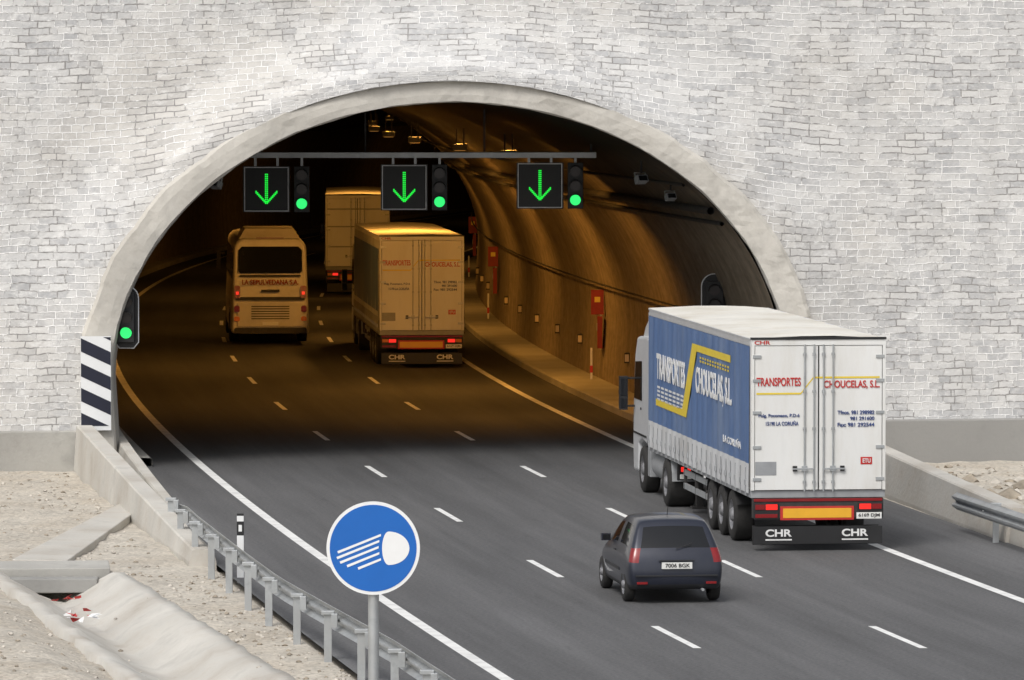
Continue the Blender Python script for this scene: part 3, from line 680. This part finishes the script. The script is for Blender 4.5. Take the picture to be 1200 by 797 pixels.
        for k in range(2):
            for j in range(12): y0=6.2-j*.32; z0=3.34-.07*k; q.poly([(xs,y0,z0),(xs,y0-.2,z0),(xs,y0-.2,z0-.04),(xs,y0,z0-.04)],YEL)
        q.build('curtain_graphics',e)
    if style==1:
        q=MB(); xs=-W-.03; q.poly([(xs,.3,1.7),(xs,LN-.3,1.7),(xs,LN-.3,3.6),(xs,.3,3.6)],BLUE); q.build('curtain_graphics',e)
    return e
truck(5.74,106.2,-.118,0)
truck(-2.72,170.9,-.083,1)
truck(-6.15,226,-.03,2)
# ------------------------------------------------------------ coach
def coach(X,Y,sl):
    e=empty('coach_bus',(X,Y,0),math.atan(-sl)); q=MB()
    def ring(y,k,dz=0,tz=3.48,tilt=0):
        pts=[]; hwid=1.27*k; z0=.38+dz; z1=tz; r=.34
        for cx,cz,a0 in((hwid-r,z1-r,0),(-hwid+r,z1-r,90),(-hwid+.1,z0+.1,180),(hwid-.1,z0+.1,270)):
            rr=r if cz>2 else .1
            for i in range(7): t=R(a0+15*i); x=cx+rr*math.cos(t); z=cz+rr*math.sin(t); pts.append((x*(1-.04*max(0,z-1.4)),y+tilt*max(0,z-1.3)**1.3,z))
        return pts
    rs=[ring(.02,.9,.05,3.38,.10),ring(.0,.94,.02,3.43,.10),ring(.07,.98,0,3.46,.09),ring(.25,1,0,3.48,.07),ring(.9,1),ring(6,1),ring(11.2,1),ring(11.8,.97,0,3.44,-.1),ring(12,.88,.1,3.3,-.15)]
    v=[p for r in rs for p in r]; n=len(rs[0])
    q.faces(v,[(i*n+j,(i+1)*n+j,(i+1)*n+(j+1)%n,i*n+(j+1)%n) for i in range(len(rs)-1) for j in range(n)],COACH,True)
    q.faces(rs[0],[tuple(range(n))],COACH); q.faces(rs[-1],[tuple(range(n-1,-1,-1))],COACH)
    ty=lambda z: .10*max(0,z-1.3)**1.3-.015
    def panel(x0,x1,z0,z1,mt,off=.0,cut=.06):
        pts=[(x0+cut,z0),(x1-cut,z0),(x1,z0+cut),(x1,z1-cut*2),(x1-cut*2,z1),(x0+cut*2,z1),(x0,z1-cut*2),(x0,z0+cut)]
        q.prism([(x,ty(z)-.01-off,z) for x,z in pts],(0,.06,0),mt)
    panel(-1.04,1.04,2.36,3.22,GLASS); panel(-1.06,1.06,.62,1.42,COACH,.02,.03)
    panel(-1.0,1.0,2.24,2.30,CHAS,0,.01)
    panel(-1.12,1.12,1.48,1.58,CHAS,0,.01)
    for k in range(6): panel(-.62,.62,.86+.08*k,.89+.08*k,CHAS,.035,.0)
    panel(-.26,.26,.66,.77,PLATE,.04,.0)
    for s_ in(-1,1):
        a,c=sorted((s_*.98,s_*1.17)); panel(a,c,1.55,1.95,REDL,.02,.02); panel(a+.05,c-.05,1.66,1.76,REDON,.03,.0); a,c=sorted((s_*1.0,s_*1.18)); panel(a,c,1.1,1.3,REDL,.03,.02); panel(a,c,.8,.95,AMB,.03,.02)
    panel(-1.18,1.18,.4,.58,CHAS,.05,.02)
    q.box(-.3,.3,-.03,.0,1.75,1.82,CHAS)
    q.prism([(-1.0,.9,3.45),(1.0,.9,3.45),(.8,1.1,3.78),(-.8,1.1,3.78)],(0,3.2,0),COACH); q.prism([(-.9,6.5,3.45),(.9,6.5,3.45),(.7,6.6,3.65),(-.7,6.6,3.65)],(0,2.,0),COACH)
    q.box(-.45,.45,.5,.62,3.40,3.5,REDL)
    for s_ in(-1,1):
        for k in range(7):
            y0=.7+k*1.52; xx=lambda z:s_*(1.27*(1-.04*max(0,z-1.4))+.006)
            q.poly([(xx(2.15),y0,2.15),(xx(2.15),y0+1.44,2.15),(xx(3.1),y0+1.44,3.1),(xx(3.1),y0,3.1)],GLASS)
        for ya in(3.3,9.4):
            q.wheel(s_*1.12,ya,.5,.34,s_)
            q.cyl((s_*1.0,ya,.52),(s_*1.275,ya,.52),.6,.6,28,BLACK)
        for k in range(5): y0=4.2+k*.95; q.box(*sorted((s_*1.26,s_*1.278)),y0,y0+.9,.55,1.35,COACH)
        q.box(*sorted((s_*1.27,s_*1.5)),12.0,12.08,2.6,2.66,BLACK); q.box(*sorted((s_*1.42,s_*1.56)),11.95,12.1,2.1,2.7,BLACK)
    q.build('coach_body',e)
    text('lettering',e,'LA SEPULVEDANA S.A.',(-.92,ty(2.0)-.04,1.98),1.84,.17,DRED,th=.03)
    return e
coach(-7.88,184.9,-.068)
# ------------------------------------------------------------ car
def hatchback(X,Y,sl):
    e=empty('hatchback_car',(X,Y,0),math.atan(-sl))
    S=[]
    def st(y,x,z): S.append((y,x,z))
    st([.06,.02,.0,.03,.09,.40,.43,.43,.43],[.66,.72,.76,.76,.71,.59,.51,.30,0],[.25,.31,.50,.70,.90,1.31,1.345,1.365,1.37])
    st([.12,.10,.09,.10,.16,.46,.48,.48,.48],[.72,.78,.81,.815,.765,.61,.53,.31,0],[.24,.30,.50,.72,.90,1.335,1.375,1.395,1.40])
    st([.32,.32,.32,.32,.36,.62,.62,.62,.62],[.74,.80,.825,.825,.78,.615,.54,.31,0],[.22,.29,.50,.73,.91,1.355,1.395,1.415,1.42])
    st([.80,.80,.80,.80,.78,.86,.86,.86,.86],[.74,.80,.825,.825,.785,.62,.54,.31,0],[.20,.27,.50,.73,.91,1.37,1.41,1.435,1.44])
    st([1.32]*9,[.74,.80,.82,.825,.785,.62,.54,.31,0],[.20,.27,.50,.72,.91,1.375,1.415,1.44,1.445])
    st([1.42]*9,[.74,.80,.82,.825,.785,.62,.54,.31,0],[.20,.27,.50,.72,.91,1.375,1.415,1.44,1.445])
    st([2.25,2.25,2.25,2.25,2.35,2.02,2.02,2.02,2.0],[.74,.80,.82,.825,.78,.61,.53,.31,0],[.20,.27,.50,.71,.89,1.335,1.38,1.405,1.41])
    st([2.7,2.7,2.7,2.7,2.68,2.62,2.66,2.72,2.75],[.74,.80,.82,.82,.76,.69,.60,.33,0],[.20,.27,.50,.70,.88,.91,.925,.95,.955])
    st([3.2,3.2,3.2,3.2,3.18,3.18,3.2,3.22,3.22],[.72,.78,.80,.80,.73,.64,.54,.30,0],[.22,.28,.48,.66,.80,.83,.85,.87,.875])
    st([3.6,3.6,3.6,3.58,3.54,3.54,3.55,3.57,3.58],[.66,.72,.74,.73,.66,.58,.49,.27,0],[.24,.30,.46,.60,.71,.73,.745,.76,.765])
    st([3.70,3.74,3.76,3.73,3.68,3.66,3.66,3.67,3.68],[.58,.62,.64,.62,.56,.5,.42,.24,0],[.26,.31,.44,.55,.64,.665,.675,.68,.685])
    fr=[1,.90,.53,0]
    q=MB()
    def V(j,i,s): y,x,z=S[j]; return (s*x[i],y[i],z[i])
    for j in range(len(S)-1):
        for i in range(8):
            for s in(1,-1):
                mt=CAR
                if i==4 and j in(2,3,5): mt=GLASS
                if i==4 and j==6: mt=CARTR
                if i in(5,6,7) and j==6: mt=GLASS
                if i==3 and j==0: mt=REDL
                if i==0: mt=CARTR
                p=[V(j,i,s),V(j+1,i,s),V(j+1,i+1,s),V(j,i+1,s)]
                if s<0: p.reverse()
                q.poly(p,mt,True)
        for k in range(3):
            for s in(1,-1):
                f0,f1=fr[k],fr[k+1]; a=V(j,0,s);c=V(j+1,0,s)
                p=[(a[0]*f0,a[1],a[2]),(a[0]*f1,a[1],a[2]),(c[0]*f1,c[1],c[2]),(c[0]*f0,c[1],c[2])]
                if s<0:p.reverse()
                q.poly(p,CARTR,True)
    for j,bul in((0,-.05),(len(S)-1,.06)):
        for i in range(5):
            for k in range(3):
                for s in(1,-1):
                    def C(ii,kk):
                        a=V(j,ii,s)
                        if ii==5: return V(j,5+kk,s)
                        f=fr[kk]; bb=0 if (ii==0) else bul*(1-f*f); return (a[0]*f,a[1]+bb,a[2])
                    mt=CAR
                    if j==0:
                        if i==4: mt=GLASS if k>0 else CAR
                        if i==3 and k==0: mt=REDL
                        if i==0: mt=CARTR
                    else:
                        if i in(1,) : mt=BLACK
                        if i==3 and k==0: mt=SIGNW
                    p=[C(i,k),C(i,k+1),C(i+1,k+1),C(i+1,k)]
                    if (s<0)!=(j==0): p.reverse()
                    q.poly(p,mt,True)
    ob=q.build('body',e)
    bm=bmesh.new(); bm.from_mesh(ob.data); bmesh.ops.remove_doubles(bm,verts=bm.verts,dist=.0008); bmesh.ops.recalc_face_normals(bm,faces=bm.faces); bm.to_mesh(ob.data); bm.free()
    sb=ob.modifiers.new('s','SUBSURF'); sb.levels=2; sb.render_levels=2
    cuts=[]
    AX=(.62,3.09)
    bi=ob.data.materials.find(CARTR.name)
    for ya in AX:
        for s in(-1,1):
            c=MB(); c.cyl((s*.52,ya,.30),(s*1.0,ya,.30),.345,.345,32,CARTR); co=c.build('cut')
            bm=bmesh.new(); bm.from_mesh(co.data); bmesh.ops.remove_doubles(bm,verts=bm.verts,dist=.0005); bmesh.ops.recalc_face_normals(bm,faces=bm.faces)
            for f in bm.faces: f.material_index=bi
            bm.to_mesh(co.data); bm.free()
            while len(co.data.materials)<=bi: co.data.materials.append(CARTR)
            md=ob.modifiers.new('b','BOOLEAN'); md.object=co; md.operation='DIFFERENCE'; md.solver='EXACT'; cuts.append(co)
    bpy.context.view_layer.update()
    me=bpy.data.meshes.new_from_object(ob.evaluated_get(bpy.context.evaluated_depsgraph_get()))
    ob.modifiers.clear(); ob.data=me
    for c in cuts: bpy.data.objects.remove(c)
    q=MB()
    for ya in AX:
        for s in(-1,1): q.wheel(s*.73,ya,.29,.175,s)
        q.box(-.6,.6,ya-.04,ya+.04,.24,.32,CHAS)
    q.build('wheels',e)
    q=MB()
    q.box(-.26,.26,-.066,-.03,.60,.71,PLATE)
    q.box(-.3,.3,-.072,-.03,.725,.75,CARTR)
    q.box(-.7,.7,-.045,.02,.47,.495,CARTR)
    q.box(-.68,-.5,-.035,.0,.34,.38,REDL); q.box(.5,.68,-.035,.0,.34,.38,REDL)
    q.cyl((.45,.12,.24),(.45,-.03,.24),.025,.025,10,STEEL)
    q.cyl((0,1.0,1.43),(0,.8,1.75),.006,.004,6,BLACK)
    q.cyl((0,.05,.93),(.28,.10,1.02),.008,.006,6,BLACK)
    for s in(-1,1):
        a,c=sorted((s*.79,s*.95)); q.box(a,c,2.18,2.30,.91,1.03,CAR); q.box(a+.02,c-.015,2.17,2.179,.925,1.015,GLASS)
        a,c=sorted((s*.815,s*.835)); q.box(a,c,1.0,2.6,.50,.55,CARTR)
        q.box(*sorted((s*.80,s*.822)),1.5,1.66,.80,.825,CARTR)
    q.box(-.14,.14,.40,.44,1.285,1.305,REDL)
    q.build('trim',e,bevel=.02,seg=3)
    text('plate_text',e,'7006 BGK',(-.2,-.07,.625),.42,.065,BLACK,th=.01)
hatchback(2.78,95.6,-.135)
# ------------------------------------------------------------ light, world, camera
w=bpy.data.worlds.new('World'); sc.world=w; w.use_nodes=True; nt=w.node_tree; bg=nt.nodes['Background']
sky=nt.nodes.new('ShaderNodeTexSky'); sky.sky_type='NISHITA'; sky.sun_disc=False; sky.sun_elevation=R(50); sky.sun_rotation=R(206)
sky.air_density=1; sky.dust_density=4
hs=nt.nodes.new('ShaderNodeHueSaturation'); hs.inputs['Saturation'].default_value=.28
nt.links.new(sky.outputs[0],hs.inputs['Color']); nt.links.new(hs.outputs[0],bg.inputs['Color']); bg.inputs['Strength'].default_value=.15
l=bpy.data.lights.new('sun','SUN'); l.energy=1.5; l.angle=R(20); l.color=(1,.97,.93); so=bpy.data.objects.new('sun',l); COL.objects.link(so)
d=Vector((.27,.56,-.78)); so.rotation_euler=d.to_track_quat('-Z','Y').to_euler()
cam=bpy.data.cameras.new('camera'); co=bpy.data.objects.new('camera',cam); COL.objects.link(co); sc.camera=co
cam.sensor_width=36; cam.lens=6650/1200*36; cam.clip_start=.5; cam.clip_end=6000
co.location=(0,0,9.06); co.rotation_euler=(R(90)-math.atan(319.5/6650),0,0)
sc.view_settings.view_transform='Standard'; sc.view_settings.look='None'; sc.view_settings.exposure=0
